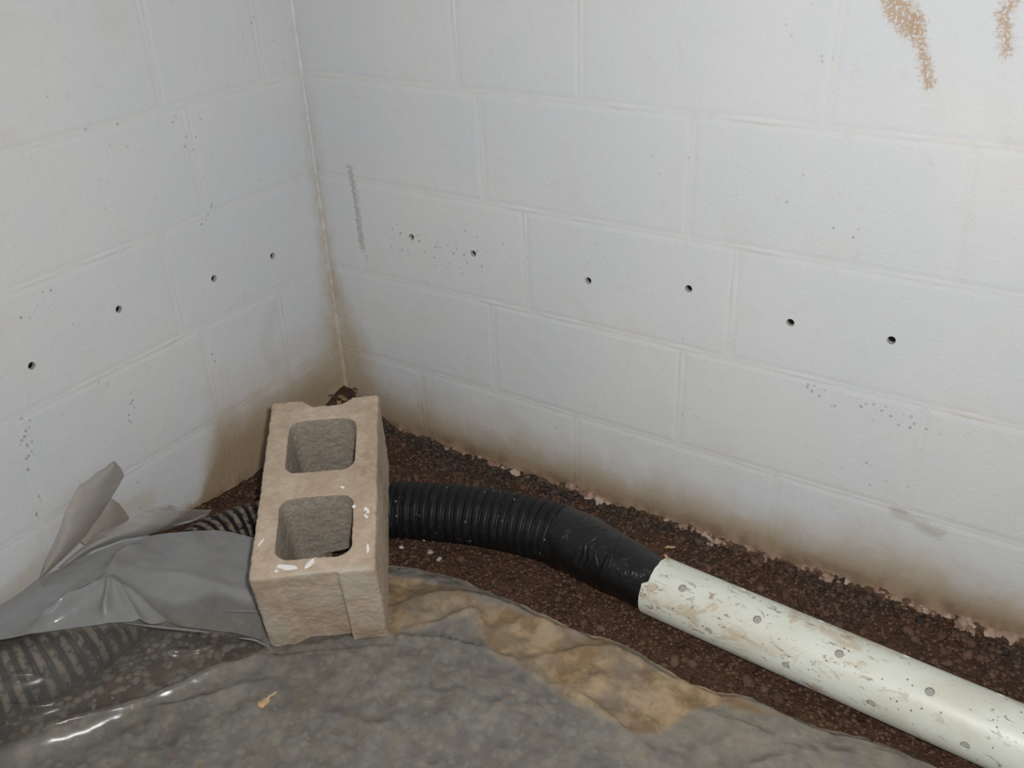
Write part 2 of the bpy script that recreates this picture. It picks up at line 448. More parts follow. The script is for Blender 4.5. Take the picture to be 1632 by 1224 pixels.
# broken pinkish mortar along the joint of wall and ground
for px, py, s in ((800, 742, .030), (826, 752, .026), (716, 712, .016), (738, 712, .014), (845, 762, .018), (925, 778, .034), (950, 790, .036), (940, 776, .022), (968, 795, .020), (1120, 850, .022), (1150, 858, .022), (1135, 868, .016), (1215, 888, .016), (1310, 920, .024), (1345, 930, .018), (1465, 960, .024), (1530, 993, .036), (1515, 985, .026), (1548, 1003, .024), (1590, 1010, .034), (1615, 1020, .034), (620, 660, .014), (655, 682, .015), (1405, 948, .018), (1060, 830, .016), (770, 725, .015)):
    p = at(px, py, -.012)
    for k in range(4 if s > .02 else 2):
        ss = s*rng.uniform(.35, .75) if k else s*.8
        x_ = max(p.x+rng.uniform(-.6, .6)*s, .02); y_ = min(p.y+rng.uniform(-.45, .25)*s, -.003)
        place(cl, 'mortar_lump', x_, y_, ss, .3, z=ground(x_, y_)+.001, flat=.75)
# rough mortar crust where the wall meets the ground
rws = []
for i in range(700):
    x = .03+i*1.75/699; row = []
    hh = .010*fbm(x*9, 0, 31)+.006*fbm(x*45, 0, 33)
    for j in range(9):
        t = j/8; w_ = .0002+.026*t*(.8+.6*fbm(x*14, t, 35)); g = ground(x, -w_)
        z = g+(.006+hh)*(1-t)**1.5-.004*t+.0035*fbm(x*70, t*3, 37)*(1-t)
        row.append(Vector((x, -w_, z)))
    rws.append(row)
vv, ff = grid(rws); o = link('mortar_crust', mesh('mortar_crust', vv, [f[::-1] for f in ff]), None, floor, True)
KM = NT('earthy_crust'); P = KM.pos(); n_ = KM.noise(P, 24, 5, .7)
o.data.materials.append(KM.base(KM.mix(KM.map(n_, .50, .58), (.10, .06, .038), (.34, .235, .17)), .9, KM.bump(KM.noise(P, 180, 5, .8), .8, .003), .2))
o['label'] = 'crumbling pinkish mortar crust at the foot of the right wall'
# fine grit: one mesh, nobody could count it
ico = [(v.co.copy()) for v in (lambda b: list(b.verts))(pebble(3, 1, .35))] if False else None
def grit(name, count, region, smin, smax, mat, sub_base, parent=floor, sink=.35, seed=3):
    R = np.random.default_rng(seed)
    bm = pebble(2, 1, .3) if sub_base else None
    if bm is None:
        bm = bmesh.new(); bmesh.ops.create_icosphere(bm, subdivisions=1, radius=1)
    else: pass
    bm.verts.ensure_lookup_table(); bv = np.array([v.co[:] for v in bm.verts]); bf = np.array([[v.index for v in f.verts] for f in bm.faces]); bm.free()
    pts = []
    k = 0
    while len(pts) < count and k < count*6:
        k += 1; p = region(R)
        if p is not None: pts.append(p)
    nv = len(bv); V = np.zeros((len(pts)*nv, 3)); F = np.zeros((len(pts)*len(bf), 3), int)
    for i, (x, y, s) in enumerate(pts):
        s = s if s else R.uniform(smin, smax); a = R.uniform(0, 6.28); c, q = math.cos(a), math.sin(a)
        sc = np.array([s*.5*R.uniform(.85, 1.3), s*.5*R.uniform(.7, 1), s*.5*R.uniform(.7, 1.1)])
        w = bv*(1+.22*R.uniform(-1, 1, (nv, 1)))*sc; w = w@np.array([[c, q, 0], [-q, c, 0], [0, 0, 1]])
        V[i*nv:(i+1)*nv] = w+np.array([x, y, ground(x, y)+s*.5*(1-2*sink)]); F[i*len(bf):(i+1)*len(bf)] = bf+i*nv
    me = bpy.data.meshes.new(name); me.from_pydata(V.tolist(), [], F.tolist()); me.update()
    o = link(name, me, mat, parent, True); o['kind'] = 'stuff'; return o
def reg_strip(R):
    x = R.uniform(.01, 1.6); y = -R.uniform(.003, .56)
    e = edge_y(x) if x > .42 else -.52
    return (x, y, R.uniform(.004, .0105)) if y > e-.02 else None
grit('gravel', 13000, reg_strip, 0, 0, [MAT['stone']], True)
def reg_wall(R):
    x = abs(R.normal(0, .35))+.09; y = -abs(R.normal(0, .020))-.002
    return (x, y, R.uniform(.005, .011)) if x < 1.6 else None
o = grit('gravel', 1300, reg_wall, 0, 0, [MAT['stone_dark']], True, seed=8)
def reg_front(R):
    x = R.uniform(.10, 1.62); y = -R.uniform(.30, 1.32); e = edge_y(x) if x > .42 else -.6
    return (x, y, R.uniform(.009, .024)) if y < e-.01 else None
o = grit('gravel', 6500, reg_front, 0, 0, [MAT['stone_olive']], True, seed=5, sink=.45); o['label'] = 'grey and olive gravel seen through the plastic'

# ---------------------------------------------------------------- corrugated pipe
BK = NT('black_polyethylene'); P = BK.pos()
dust = BK.map(BK.noise(P, 60, 6, .75), .50, .72); spk = BK.math('MULTIPLY', BK.map(BK.voro(P, 62), .17, .11), BK.map(BK.noise(P, 17, 2), .52, .6))
col = BK.mix(BK.math('MULTIPLY', dust, .35), (.0065, .0065, .007), (.055, .052, .05)); col = BK.mix(BK.math('MULTIPLY', spk, .7), col, (.25, .25, .22))
px_ = BK.xyz(P); lm = BK.math('MULTIPLY', BK.map(px_[0], .30, .20), BK.map(px_[2], .02, .05)); lm = BK.math('MULTIPLY', BK.math('MULTIPLY', lm, BK.n('ShaderNodeAttribute', attribute_name='crest').outputs['Fac']), BK.map(BK.noise(P, 60, 5, .7), .40, .56)); col = BK.mix(BK.math('MULTIPLY', lm, .9), col, (.21, .165, .125))
MAT['black'] = BK.base(col, BK.map(dust, 0, 1, .5, .85), BK.bump(BK.noise(P, 120, 4), .3, .001), .28)
TP = NT('black_stretch_tape'); P = TP.pos()
MAT['tape'] = TP.base((.005, .005, .0055), .27, TP.bump(TP.noise(TP.vmul(P, (1, 1.6, .7)), 42, 5, .6, 1.4), .5, .006), .5)
def frame(i, pts):
    t = (pts[min(i+1, len(pts)-1)]-pts[max(i-1, 0)]).normalized(); s = t.cross(Vector((0, 0, 1))).normalized(); return t, s, s.cross(t)
def tube(pts, rad, seg=44):
    rows_ = []
    for i, p in enumerate(pts):
        t, s, uvec = frame(i, pts)
        rows_.append([p+(s*math.cos(a*math.tau/seg)+uvec*math.sin(a*math.tau/seg))*rad(i, a/seg) for a in range(seg)])
    return grid(rows_, True)
L = [0]
for a, b in zip(pipe_c, pipe_c[1:]): L.append(L[-1]+(b-a).length)
def near(px, py, z): q = at(px, py, z); return min(range(len(pipe_c)), key=lambda i: (pipe_c[i]-q).length)
i_tape = near(893, 856, .052); i_tend = near(985, 900, .052)
PITCH = .0184
def rad_c(i, a):
    ph = (L[i]/PITCH) % 1.0; k = abs(ph-.5)*2      # 0 crest .. 1 groove
    return .0562-.0068*max(0, (k-.50)/.50)**1.5 - .0006*k
body_pts = pipe_c[i_tape-6:]
# finer sampling for the ribs
fine = resample(body_pts, step=.0019); LF = [0]
for a, b in zip(fine, fine[1:]): LF.append(LF[-1]+(b-a).length)
def rad_f(i, a):
    ph = (LF[i]/PITCH) % 1.0; k = abs(ph-.5)*2
    return .0562-.0012*k*k-.0068*(max(0, (k-.62)/.38)**1.1)
vv, ff = tube(fine, rad_f, 48)
cp = bpy.data.objects.new('corrugated_pipe', None); C.objects.link(cp); cp.location = (0, 0, 0)
tag(cp, 'black ribbed corrugated drain pipe curving under the concrete block and the plastic', 'pipe')
o = link('ribbed_hose', mesh('ribbed_hose', vv, ff), MAT['black'], cp, True)
a_ = o.data.attributes.new('crest', 'FLOAT', 'POINT'); a_.data.foreach_set('value', [1-min(1, max(0, (abs((LF[i]/PITCH) % 1.0-.5)*2-.35)/.3)) for i in range(len(fine)) for _ in range(48)])
tp_pts = resample(pipe_c[i_tend:i_tape+1], step=.0013); nt = len(tp_pts)
def rad_t(i, a):
    t = i/(nt-1)
    r = .0535+.0045*t + .0012*math.sin(a*math.tau*3+t*9)+.0011*noise.noise(Vector((a*9, t*7, 0)))
    d_ = min(abs(a-.40), abs(a-.40+1), abs(a-.40-1)); w_ = math.exp(-((t-.30)/.16)**2)
    d2 = math.cos(a*math.tau-2.3)
    r += .0007*w_*max(0, d2)*math.sin(t*62+6*noise.noise(Vector((a*16, t*5, 1)))) + .0004*noise.noise(Vector((a*40, t*22, 8)))*(.3+w_)
    return r
vv, ff = tube(tp_pts, rad_t, 110)
o = link('tape_wrap', mesh('tape_wrap', vv, ff), MAT['tape'], cp, True); o['label'] = 'smooth glossy black tape wrap'
# smooth adapter entering the white pipe
PA, PBv = Vector((.909, -.245, .050)), Vector((1.487, -.284, .050)); PD_ = (PBv-PA).normalized()
ad = resample(catmull([pipe_c[i_tend+4], pipe_c[max(0, i_tend-8)], PA, PA+PD_*.06], 10), step=.003); na = len(ad)
vv, ff = tube(ad, lambda i, a: .0534-.0064*min(1, i/(na*.6)) + .0008*noise.noise(Vector((a*8, i*.1, 4))), 52)
o = link('adapter', mesh('adapter', vv, ff), MAT['tape'], cp, True); o['label'] = 'smooth black tapered end pushed into the white pipe'
# loose tape tail wrinkles
for (px0, py0), (px1, py1) in (((990, 853), (962, 920)), ((952, 862), (938, 915)), ((1000, 905), (1020, 945))):
    a0, a1 = at(px0, py0, .10), at(px1, py1, .085); seq = []
    for k in range(14):
        t = k/13; q = a0.lerp(a1, t)
        # push onto the tape surface
        j = min(range(len(tp_pts)), key=lambda i: (tp_pts[i]-q).length_squared); c = tp_pts[j]; dd = (q-c).normalized(); seq.append(c+dd*(rad_t(j, 0)-.001))
    vv, ff = tube(seq, lambda i, a: .0022*math.sin(math.pi*(i+.5)/14)+.0003, 6)
    o = link('tape_crease', mesh('tape_crease', vv, ff), MAT['tape'], cp, True)

# ---------------------------------------------------------------- white perforated pipe
PV = NT('muddy_white_pvc'); P = PV.pos(True)
Pm = PV.vmul(P, (.55, 1, 1))
wv = PV.noise(Pm, 26, 6, .72, .9); zone = PV.map(PV.noise(P, 8.5, 3, .6), .40, .55)
mud = PV.math('MULTIPLY', PV.map(wv, .54, .62), zone)
mud2 = PV.math('MULTIPLY', PV.map(PV.noise(PV.vmul(P, (.35, 1, 1)), 60, 5, .8, 1.6), .575, .625), PV.map(PV.noise(P, 11, 3, .6), .44, .56))
film = PV.math('MULTIPLY', PV.map(PV.noise(Pm, 12, 5, .6), .46, .72), .55)
spk = PV.math('MULTIPLY', PV.map(PV.voro(P, 85), .16, .09), PV.map(PV.noise(P, 20, 2), .42, .55))
col = PV.mix(film, (.62, .635, .56), (.49, .46, .36)); col = PV.mix(PV.math('MULTIPLY', mud, .55), col, (.40, .29, .16))
col = PV.mix(PV.math('MULTIPLY', mud2, .8), col, (.22, .135, .08)); col = PV.mix(PV.math('MULTIPLY', spk, .85), col, (.10, .075, .06))
MAT['pvc'] = PV.base(col, PV.map(mud2, 0, 1, .42, .8), PV.bump(PV.math('ADD', mud2, mud), .35, .0008), .45)
pp = bpy.data.objects.new('perforated_pipe', None); C.objects.link(pp)
PSIDE = PD_.cross(Vector((0, 0, 1))).normalized()     # towards the camera side
ROT = Matrix((PD_, -PSIDE, Vector((0, 0, 1)))).transposed()
pp.matrix_world = Matrix.Translation(PA) @ ROT.to_4x4()
tag(pp, 'white perforated plastic drain pipe smeared with mud lying along the wall', 'pipe')
seg = 96; LEN = 1.05
def end_off(a):
    # local angle: 0 = top, positive towards the camera side
    d = math.degrees(a)
    j = .0011*noise.noise(Vector((a*5, 0, 0)))
    if -60 < d < 47: return .010+j-.0008*(d+60)/107
    if 47 <= d < 50: return .0095*(50-d)/3+.0005
    return .0005+j
def ringp(r, s, a): return Vector((s, -r*math.sin(a), r*math.cos(a)))
rings = []
for r, s, e in ((.0475, LEN, 0), (.0515, LEN, 0), (.0515, .4, 0), (.0515, .03, 0), (.0515, 0, 1), (.0475, 0, 1), (.0475, .03, 0), (.0475, .4, 0)):
    rings.append([ringp(r, s+(end_off(((k/seg*math.tau+math.pi) % math.tau)-math.pi) if e else 0), k/seg*math.tau) for k in range(seg)])
rings.append(rings[0])
vv, ff = grid(rings[:-1], True); nr = len(rings)-1
for j in range(seg): ff.append(((nr-1)*seg+j, (nr-1)*seg+(j+1) % seg, (j+1) % seg, j))
tb = link('pipe_body', mesh('pipe_body', vv, ff), MAT['pvc'], pp)
bm = bmesh.new(); bm.from_mesh(tb.data); bmesh.ops.recalc_face_normals(bm, faces=bm.faces); bm.to_mesh(tb.data); bm.free()
cut = []
HL = []
for k in range(8):
    HL.append((.067+.1285*k, 31-1.0*k)); HL.append((.128+.1285*k, 86)); HL.append((.148+.1285*k, -33)); HL.append((.09+.1285*k, -88))
for s, dg in HL:
    if s > LEN-.03: continue
    a = math.radians(dg); cut.append(cyl_bm(ringp(.0495, s, a), ringp(1, 0, a), .0066, .016, 20))
boolean(tb, cut)
for p in tb.data.polygons: p.use_smooth = p.normal.x < .9 and p.normal.x > -.9
tb.data.set_sharp_from_angle(angle=math.radians(40))
HG = NT('lit_bore_grey'); MAT['bore_disc'] = HG.base((.34, .325, .295), .8)  # grey disc in each hole, coloured as the dimly lit far pipe wall
for q, (s, dg) in enumerate(HL):
    if s > .70 or dg not in (86,) and dg < 0: continue
    a = math.radians(dg); bm = bmesh.new(); bmesh.ops.create_circle(bm, cap_ends=True, segments=14, radius=.0064)
    mt = Matrix.Translation(ringp(.0466, s, a)) @ Vector(ringp(1, 0, a)).to_track_quat('Z', 'Y').to_matrix().to_4x4()
    for v in bm.verts: v.co.z = .0006*noise.noise(v.co*400+Vector((q, 0, 0)))
    bmesh.ops.transform(bm, matrix=mt, verts=bm.verts); bmesh.ops.solidify(bm, geom=bm.faces[:], thickness=.001)
    me = bpy.data.meshes.new('perforation'); bm.to_mesh(me); bm.free(); o = link('perforation', me, MAT['bore_disc'], pp)
    if q == 0: o['label'] = 'round drainage hole, grey disc painted as its dimly lit inside'

# ---------------------------------------------------------------- leaning two-core concrete block
CB = NT('weathered_concrete'); P = CB.pos(True); X, Y, Z = CB.xyz(P)
n1 = CB.noise(P, 16, 5, .65); n2 = CB.noise(P, 140, 5, .8); n3 = CB.noise(P, 420, 3, .7)
col = CB.mix(CB.map(n1, .35, .65), (.40, .305, .22), (.50, .40, .305))
col = CB.mix(CB.math('MULTIPLY', CB.map(CB.noise(P, 30, 5, .7), .52, .7), .5), col, (.30, .225, .15))
col = CB.mix(CB.math('MULTIPLY', CB.map(n2, .45, .7), .30), col, (.26, .22, .18))
endm = CB.math('MULTIPLY', CB.map(Y, -.180, -.192), CB.map(CB.noise(P, 11, 3), .42, .6)); col = CB.mix(CB.math('MULTIPLY', endm, .7), col, (.46, .415, .345))
dirt = CB.math('MULTIPLY', CB.math('MULTIPLY', CB.map(Y, -.180, -.192), CB.map(Z, -.03, -.09)), CB.map(CB.noise(P, 34, 4, .7), .40, .62)); col = CB.mix(CB.math('MULTIPLY', dirt, .6), col, (.20, .13, .075))
k = CB.map(CB.math('ABSOLUTE', CB.math('SUBTRACT', X, .0)), 1, 0)
rust = CB.math('MULTIPLY', CB.math('MULTIPLY', CB.map(X, .035, .075), CB.map(CB.math('ABSOLUTE', CB.math('SUBTRACT', Y, .03)), .065, .01)), CB.map(CB.noise(P, 55, 4, .7), .42, .6)); col = CB.mix(CB.math('MULTIPLY', rust, .55), col, (.27, .18, .13))
MAT['block'] = CB.base(col, .93, CB.bump(CB.math('ADD', n2, CB.math('MULTIPLY', n3, .5)), .6, .0016), .2)
CI = NT('core_concrete'); P = CI.pos(True)
m2 = CI.noise(P, 190, 5, .85); col = CI.mix(CI.map(m2, .35, .65), (.26, .22, .175), (.40, .35, .285))
MAT['core'] = CI.base(col, .95, CI.bump(m2, .8, .002), .15)
CW = NT('white_paint_fleck'); MAT['fleck'] = CW.base((.72, .68, .64), .7)

bm = bmesh.new(); bmesh.ops.create_cube(bm, size=1)
bmesh.ops.scale(bm, vec=(2*BA, 2*BB, 2*BC), verts=bm.verts)
me = bpy.data.meshes.new('block_body'); bm.to_mesh(me); bm.free()
blk = bpy.data.objects.new('cinder_block', None); C.objects.link(blk)
tag(blk, 'tan hollow concrete block with two square cores leaning over the black pipe', 'concrete block')
bo = link('block_body', me, None, blk)
bmod = bo.modifiers.new('bev', 'BEVEL'); bmod.width = .004; bmod.segments = 2
bpy.context.view_layer.update(); apply_mods(bo)
def prism(poly_top, poly_bot, zt, zb):
    b = bmesh.new(); t = [b.verts.new((x, y, zt)) for x, y in poly_top]; q = [b.verts.new((x, y, zb)) for x, y in poly_bot]; n = len(t)
    b.faces.new(t); b.faces.new(q[::-1])
    for i in range(n): b.faces.new((t[i], q[i], q[(i+1) % n], t[(i+1) % n]))
    bmesh.ops.recalc_face_normals(b, faces=b.faces); return b
def rrect(x0, x1, y0, y1, r, k=5):
    out = []
    for cx, cy, a0 in ((x1-r, y1-r, 0), (x0+r, y1-r, 90), (x0+r, y0+r, 180), (x1-r, y0+r, 270)):
        for i in range(k+1):
            a = math.radians(a0+90*i/k); out.append((cx+r*math.cos(a), cy+r*math.sin(a)))
    return out
CORES = [(-.060, .058, .017, .142), (-.061, .059, -.163, -.038)]
_o = BR.transposed() @ (CAM-BP); _d = BR.transposed() @ ray(530, 880); WEBZ = (_o+_d*((-.038-_o.y)/_d.y)).z
cuts = [prism(rrect(a, b, c, d, .022), rrect(a+.005, b-.005, c+.005, d-.005, .02), .11, -.11) for a, b, c, d in CORES]
cuts.append(prism([(-.050, .22), (-.038, .189), (-.022, .1765), (.030, .1765), (.046, .189), (.058, .22)], [(-.050, .22), (-.038, .185), (-.022, .172), (.030, .172), (.046, .185), (.058, .22)], .11, -.11))
cuts.append(prism([(-.060, -.22), (-.058, -.1955), (-.02, -.1945), (.040, -.1928), (.0405, -.22)], [(-.062, -.22), (-.058, -.194), (-.030, -.181), (.038, -.180), (.0405, -.22)], .11, -.11))
b = bmesh.new(); bmesh.ops.create_cube(b, size=1); bmesh.ops.scale(b, vec=(.052, .085, .075), verts=b.verts); bmesh.ops.rotate(b, cent=(0, 0, 0), matrix=Matrix.Rotation(-.16, 3, 'Y'), verts=b.verts)
bmesh.ops.translate(b, vec=(.020, -.010, WEBZ-.0375+.006), verts=b.verts)       # broken lower edge of the middle web
boolean(bo, cuts); boolean(bo, [b])
rm = bo.modifiers.new('r', 'REMESH'); rm.mode = 'VOXEL'; rm.voxel_size = .0027; rm.use_smooth_shade = True
bpy.context.view_layer.update(); apply_mods(bo)
me = bo.data; me.materials.clear(); me.materials.append(MAT['block']); me.materials.append(MAT['core'])
co = np.empty(len(me.vertices)*3, np.float32); me.vertices.foreach_get('co', co); co = co.reshape(-1, 3)
nm = np.empty(len(me.vertices)*3, np.float32); me.vertices.foreach_get('normal', nm); nm = nm.reshape(-1, 3)
for i in range(len(co)):
    p = Vector(co[i].tolist()); d = .0010*noise.noise(p*160)+.0012*noise.noise(p*40)
    c = abs(abs(p.x)-BA) < .006 and (abs(abs(p.z)-BC) < .006 or abs(abs(p.y)-BB) < .006)
    if c: d -= .0022*max(0, noise.noise(p*55+Vector((3, 1, 2))))
    co[i] += nm[i]*d
me.vertices.foreach_set('co', co.ravel())
for pl in me.polygons:
    c = pl.center; inside = any(a-.002 < c.x < b+.002 and q-.002 < c.y < d+.002 for a, b, q, d in CORES)
    pl.material_index = 1 if inside and abs(c.z) < BC-.0018 else 0
me.update()
fr = random.Random(4)
def fleck(x, y, w, h, rot, face='top'):
    n = 14; pts = []
    for i in range(n):
        a = i/n*math.tau; r = fr.uniform(.75, 1.1); pts.append((w*r*math.cos(a), h*r*math.sin(a)))
    V = []; c, s = math.cos(rot), math.sin(rot)
    for z, k in ((0, 1), (.0010, .86)):
        for a, b in pts:
            V.append((x+(a*c-b*s)*k, y+(a*s+b*c)*k, BC+z-.0004) if face == 'top' else (x+(a*c-b*s)*k, -BB-z+.0004, y+(a*s+b*c)*k))
    F = [tuple(range(n, 2*n))]+[(i, (i+1) % n, n+(i+1) % n, n+i) for i in range(n)]
    if face != 'top': F = [f[::-1] for f in F]
    o = link('paint_fleck', mesh('paint_fleck', V, F), MAT['fleck'], blk)
    o['label'] = 'chalky white paint fleck' if w > .004 else 'tiny white paint fleck'
for q in ((-.036, -.178, .020, .0065, -.25), (-.003, -.173, .014, .0045, .75), (.081, -.082, .0058, .014, .1), (.060, -.067, .004, .004, 0), (.040, -.024, .0045, .0035, -.5), (-.054, -.183, .003, .003, 0), (-.083, -.125, .002, .010, -.5), (.084, -.155, .0028, .012, 0)): fleck(*q)
blk.matrix_world = Matrix.Translation(BP) @ BR.to_4x4()

# ---------------------------------------------------------------- plastic sheeting
def film_material(name, clear, base, rough=.22, blotch=1.):
    M = NT(name); P = M.pos(); at_ = M.n('ShaderNodeAttribute', attribute_name='mud'); mudv = at_.outputs['Fac']
    blot = M.noise(P, 38, 4, .6); blot2 = M.noise(P, 11, 4, .6)
    m = M.math('MULTIPLY', mudv, M.map(blot2, .25, .6, .60, 1.0))
    mc = M.mix(M.map(M.noise(P, 17, 5, .65), .38, .62), (.175, .113, .057), (.34, .245, .14))
    mc = M.mix(M.math('MULTIPLY', M.map(M.noise(P, 30, 4, .6), .58, .7), .4), mc, (.12, .07, .04))
    haze = M.mix(M.map(blot, .40, .62), (base[0]*.88, base[1]*.88, base[2]*.88), (base[0]*1.12, base[1]*1.09, base[2]*1.0)); haze = M.mix(blotch, base, haze); haze = M.mix(M.math('MULTIPLY', M.map(M.noise(P, 30, 4, .6), .52, .66), .28*blotch), haze, (base[0]*.95, base[1]*.88, base[2]*.5))
    sp = M.math('MULTIPLY', M.map(M.math('ADD', M.voro(P, 34), M.math('MULTIPLY', M.noise(P, 120, 3), .12)), .21, .13), M.map(M.noise(P, 7, 2), .60, .66))
    sp = M.math('MULTIPLY', sp, blotch); col = M.mix(m, haze, mc); col = M.mix(M.math('MULTIPLY', sp, .8), col, (.30, .12, .05))
    M.base(col, M.map(m, 0, 1, rough, .9), M.bump(M.noise(P, 22, 3, .5), .22, .002), .5)
    op = M.math('ADD', M.math('ADD', 1-clear, M.math('MULTIPLY', M.map(blot2, .35, .65), .10)), M.math('MULTIPLY', m, .55), clamp=True)
    ca = M.n('ShaderNodeAttribute', attribute_name='clear').outputs['Fac']; op = M.math('MULTIPLY', op, M.math('SUBTRACT', 1, M.math('MULTIPLY', ca, .55)))
    op = M.math('MAXIMUM', op, M.math('MULTIPLY', sp, .8))
    tr = M.n('ShaderNodeBsdfTransparent'); tr.inputs[0].default_value = (.93, .94, .94, 1); mx = M.n('ShaderNodeMixShader')
    M.set(mx.inputs[0], op); M.t.links.new(tr.outputs[0], mx.inputs[1]); M.t.links.new(M.b.outputs[0], mx.inputs[2]); M.t.links.new(mx.outputs[0], M.out.inputs[0])
    return M.m
MAT['film'] = film_material('hazy_polythene', .57, (.32, .305, .28))
MAT['film_b'] = film_material('grey_polythene', .36, (.315, .314, .312), .2, .12)
MAT['film_flap'] = film_material('clear_polythene_flap', .50, (.37, .335, .30), .5, .2)

def seg_d(x, y, a, b):
    ex, ey = b.x-a.x, b.y-a.y; t = max(0, min(1, ((x-a.x)*ex+(y-a.y)*ey)/(ex*ex+ey*ey))); return math.hypot(x-a.x-ex*t, y-a.y-ey*t), t
def ridge_set(lst, z=.02):
    out = []
    for pts, h, w in lst:
        pp_ = catmull([at(px, py, z) for px, py in pts], 4); out.append((pp_, h, w))
    return out
def ridges(x, y, rs):
    s = 0
    for pts, h, w in rs:
        best = 9; tt = 0; n = len(pts)-1
        for i in range(n):
            d, t = seg_d(x, y, pts[i], pts[i+1])
            if d < best: best = d; tt = (i+t)/n
        if best < w*3: s += h*math.exp(-abs(best/w)**1.4)*min(1, 4*tt+.15, 4*(1-tt)+.15)
    return s
def drape(x, y, R_=.0585, slope=1.0):
    d, zc = pipe_d(x, y, pipe_left); k = R_*.72
    if d < k: return zc+math.sqrt(R_*R_-d*d)
    zt = zc+math.sqrt(R_*R_-k*k); return zt-(d-k)*slope
def smax(a, b, k=.012):
    h = max(0, min(1, .5+.5*(a-b)/k)); return b+(a-b)*h+k*h*(1-h)

R_A = ridge_set([
    ([(640, 1000), (700, 988), (752, 968), (765, 985), (770, 1020)], .010, .009),
    ([(620, 960), (700, 945), (780, 950), (860, 985), (960, 1020)], .012, .016),
    ([(830, 1045), (900, 1040), (960, 1035), (1010, 1040)], .012, .012),
    ([(850, 1070), (930, 1110), (1000, 1165), (1080, 1224)], .009, .010),
    ([(430, 1036), (340, 1066), (229, 1113), (110, 1160), (0, 1205)], .016, .011),
    ([(460, 1030), (560, 1018), (700, 1015), (800, 1040), (880, 1095)], .010, .010),
    ([(200, 1130), (320, 1110), (430, 1080)], .010, .013),
    ([(130, 1130), (60, 1158), (-20, 1168)], .012, .006),
    ([(90, 1118), (40, 1133), (-20, 1137)], .009, .0045),
    ([(345, 1022), (300, 1037), (265, 1045)], .012, .006),
    ([(700, 1224), (600, 1150), (480, 1120)], .006, .012),
    ([(950, 1224), (860, 1160), (780, 1110)], .006, .014),
    ([(1100, 1120), (1180, 1150), (1260, 1190)], .008, .014),
    ([(1380, 1190), (1280, 1200), (1150, 1224)], .006, .012),
], .02)
def zA(x, y):
    z = ground(x, y)+.0150+.006*fbm(x*6, y*6, 9, 2)+.0012*fbm(x*20, y*20, 3, 2)
    r = ridges(x, y, R_A)
    z = smax(z, drape(x, y, .0600, .85), .02)+r
    b = block_floor(x, y)
    if b is not None: z = min(z, b-.004)
    return z
MUD = [  # px polygon of the mud film and its strength
    ([(600, 915), (680, 922), (760, 945), (850, 972), (985, 1022), (1055, 1060), (1125, 1092), (1200, 1112), (1262, 1146), (1215, 1138), (1150, 1128), (1100, 1140), (1050, 1175), (1000, 1165), (950, 1140), (880, 1095), (790, 1045), (765, 1015), (757, 970), (700, 995), (600, 1015)], 1.0),
    ([(1080, 1075), (1200, 1110), (1262, 1142), (1335, 1160), (1400, 1175), (1505, 1226), (1300, 1260), (1050, 1250), (960, 1180)], .22),
    ([(430, 1033), (229, 1112), (0, 1200), (0, 1224), (260, 1140), (450, 1070)], .10),
    ([(430, 1010), (300, 1040), (240, 1090), (330, 1075), (440, 1035)], .2)]
def pin(px, py, poly):
    inside = False; dmin = 1e9; n = len(poly)
    for i in range(n):
        (x1, y1), (x2, y2) = poly[i], poly[(i+1) % n]
        if (y1 > py) != (y2 > py) and px < (x2-x1)*(py-y1)/(y2-y1)+x1: inside = not inside
        ex, ey = x2-x1, y2-y1; t = max(0, min(1, ((px-x1)*ex+(py-y1)*ey)/(ex*ex+ey*ey))); dmin = min(dmin, math.hypot(px-x1-ex*t, py-y1-ey*t))
    return dmin if inside else -dmin
def mud_at(p):
    px, py = project(p); m = 0
    px += 14*noise.noise(Vector((p.x*25, p.y*25, 5))); py += 9*noise.noise(Vector((p.x*25, p.y*25, 8)))
    for poly, s in MUD:
        d = pin(px, py, poly); m = max(m, s*max(0, min(1, (d+6)/14)))
    return m
CLEAR = [(-40, 1012), (120, 1000), (200, 993), (300, 998), (400, 1016), (438, 1030), (330, 1070), (229, 1108), (110, 1155), (-40, 1212)]
def clear_at(p):
    return max(0, min(1, (pin(*project(p), CLEAR)+4)/12))
def clear_b(p):
    px, py = project(p); return max(0, min(1, (py-948-8*math.sin(px*.05))/14))*max(0, min(1, (px-225)/40))*.9
def add_clear(o, fn):
    a = o.data.attributes.new('clear', 'FLOAT', 'POINT'); a.data.foreach_set('value', [fn(v.co) for v in o.data.vertices])
def add_mud(o, fn):
    a = o.data.attributes.new('mud', 'FLOAT', 'POINT'); a.data.foreach_set('value', [fn(v.co) for v in o.data.vertices])
NA, MA = 300, 170
E1 = resample(edge_w, n=NA); G1 = resample(catmull([at(px, py, .006) for px, py in ((-420, 1290), (-100, 1420), (300, 1520), (800, 1560), (1300, 1560), (1900, 1480))], 12), n=NA)
rws = []
for j in range(MA):
    t = (j/(MA-1))**1.25; row = []
    for i in range(NA):
        p = E1[i].lerp(G1[i], t)
        if j == 0: p = p+Vector((0, .004*noise.noise(Vector((i*.09, 0, 2)))+.0008*noise.noise(Vector((i*.4, 0, 2))), 0))
        z = zA(p.x, p.y)
        if t < .05:
            q = t/.05; q = q*q*(3-2*q); dr = max(0, min(1, (drape(p.x, p.y, .06, .85)-ground(p.x, p.y))/.03)); q = max(q, dr); z = (ground(p.x, p.y)+.005)*(1-q)+z*q
        row.append(Vector((max(p.x, .008), p.y, z)))
    rws.append(row)
vv, ff = grid(rws); ff = [q[::-1] for q in ff]
sa = link('plastic_sheet', mesh('plastic_sheet', vv, ff), MAT['film'], None, True); add_mud(sa, mud_at); add_clear(sa, clear_at)
tag(sa, 'hazy muddy plastic ground sheet spread over gravel in the foreground', 'plastic sheet')

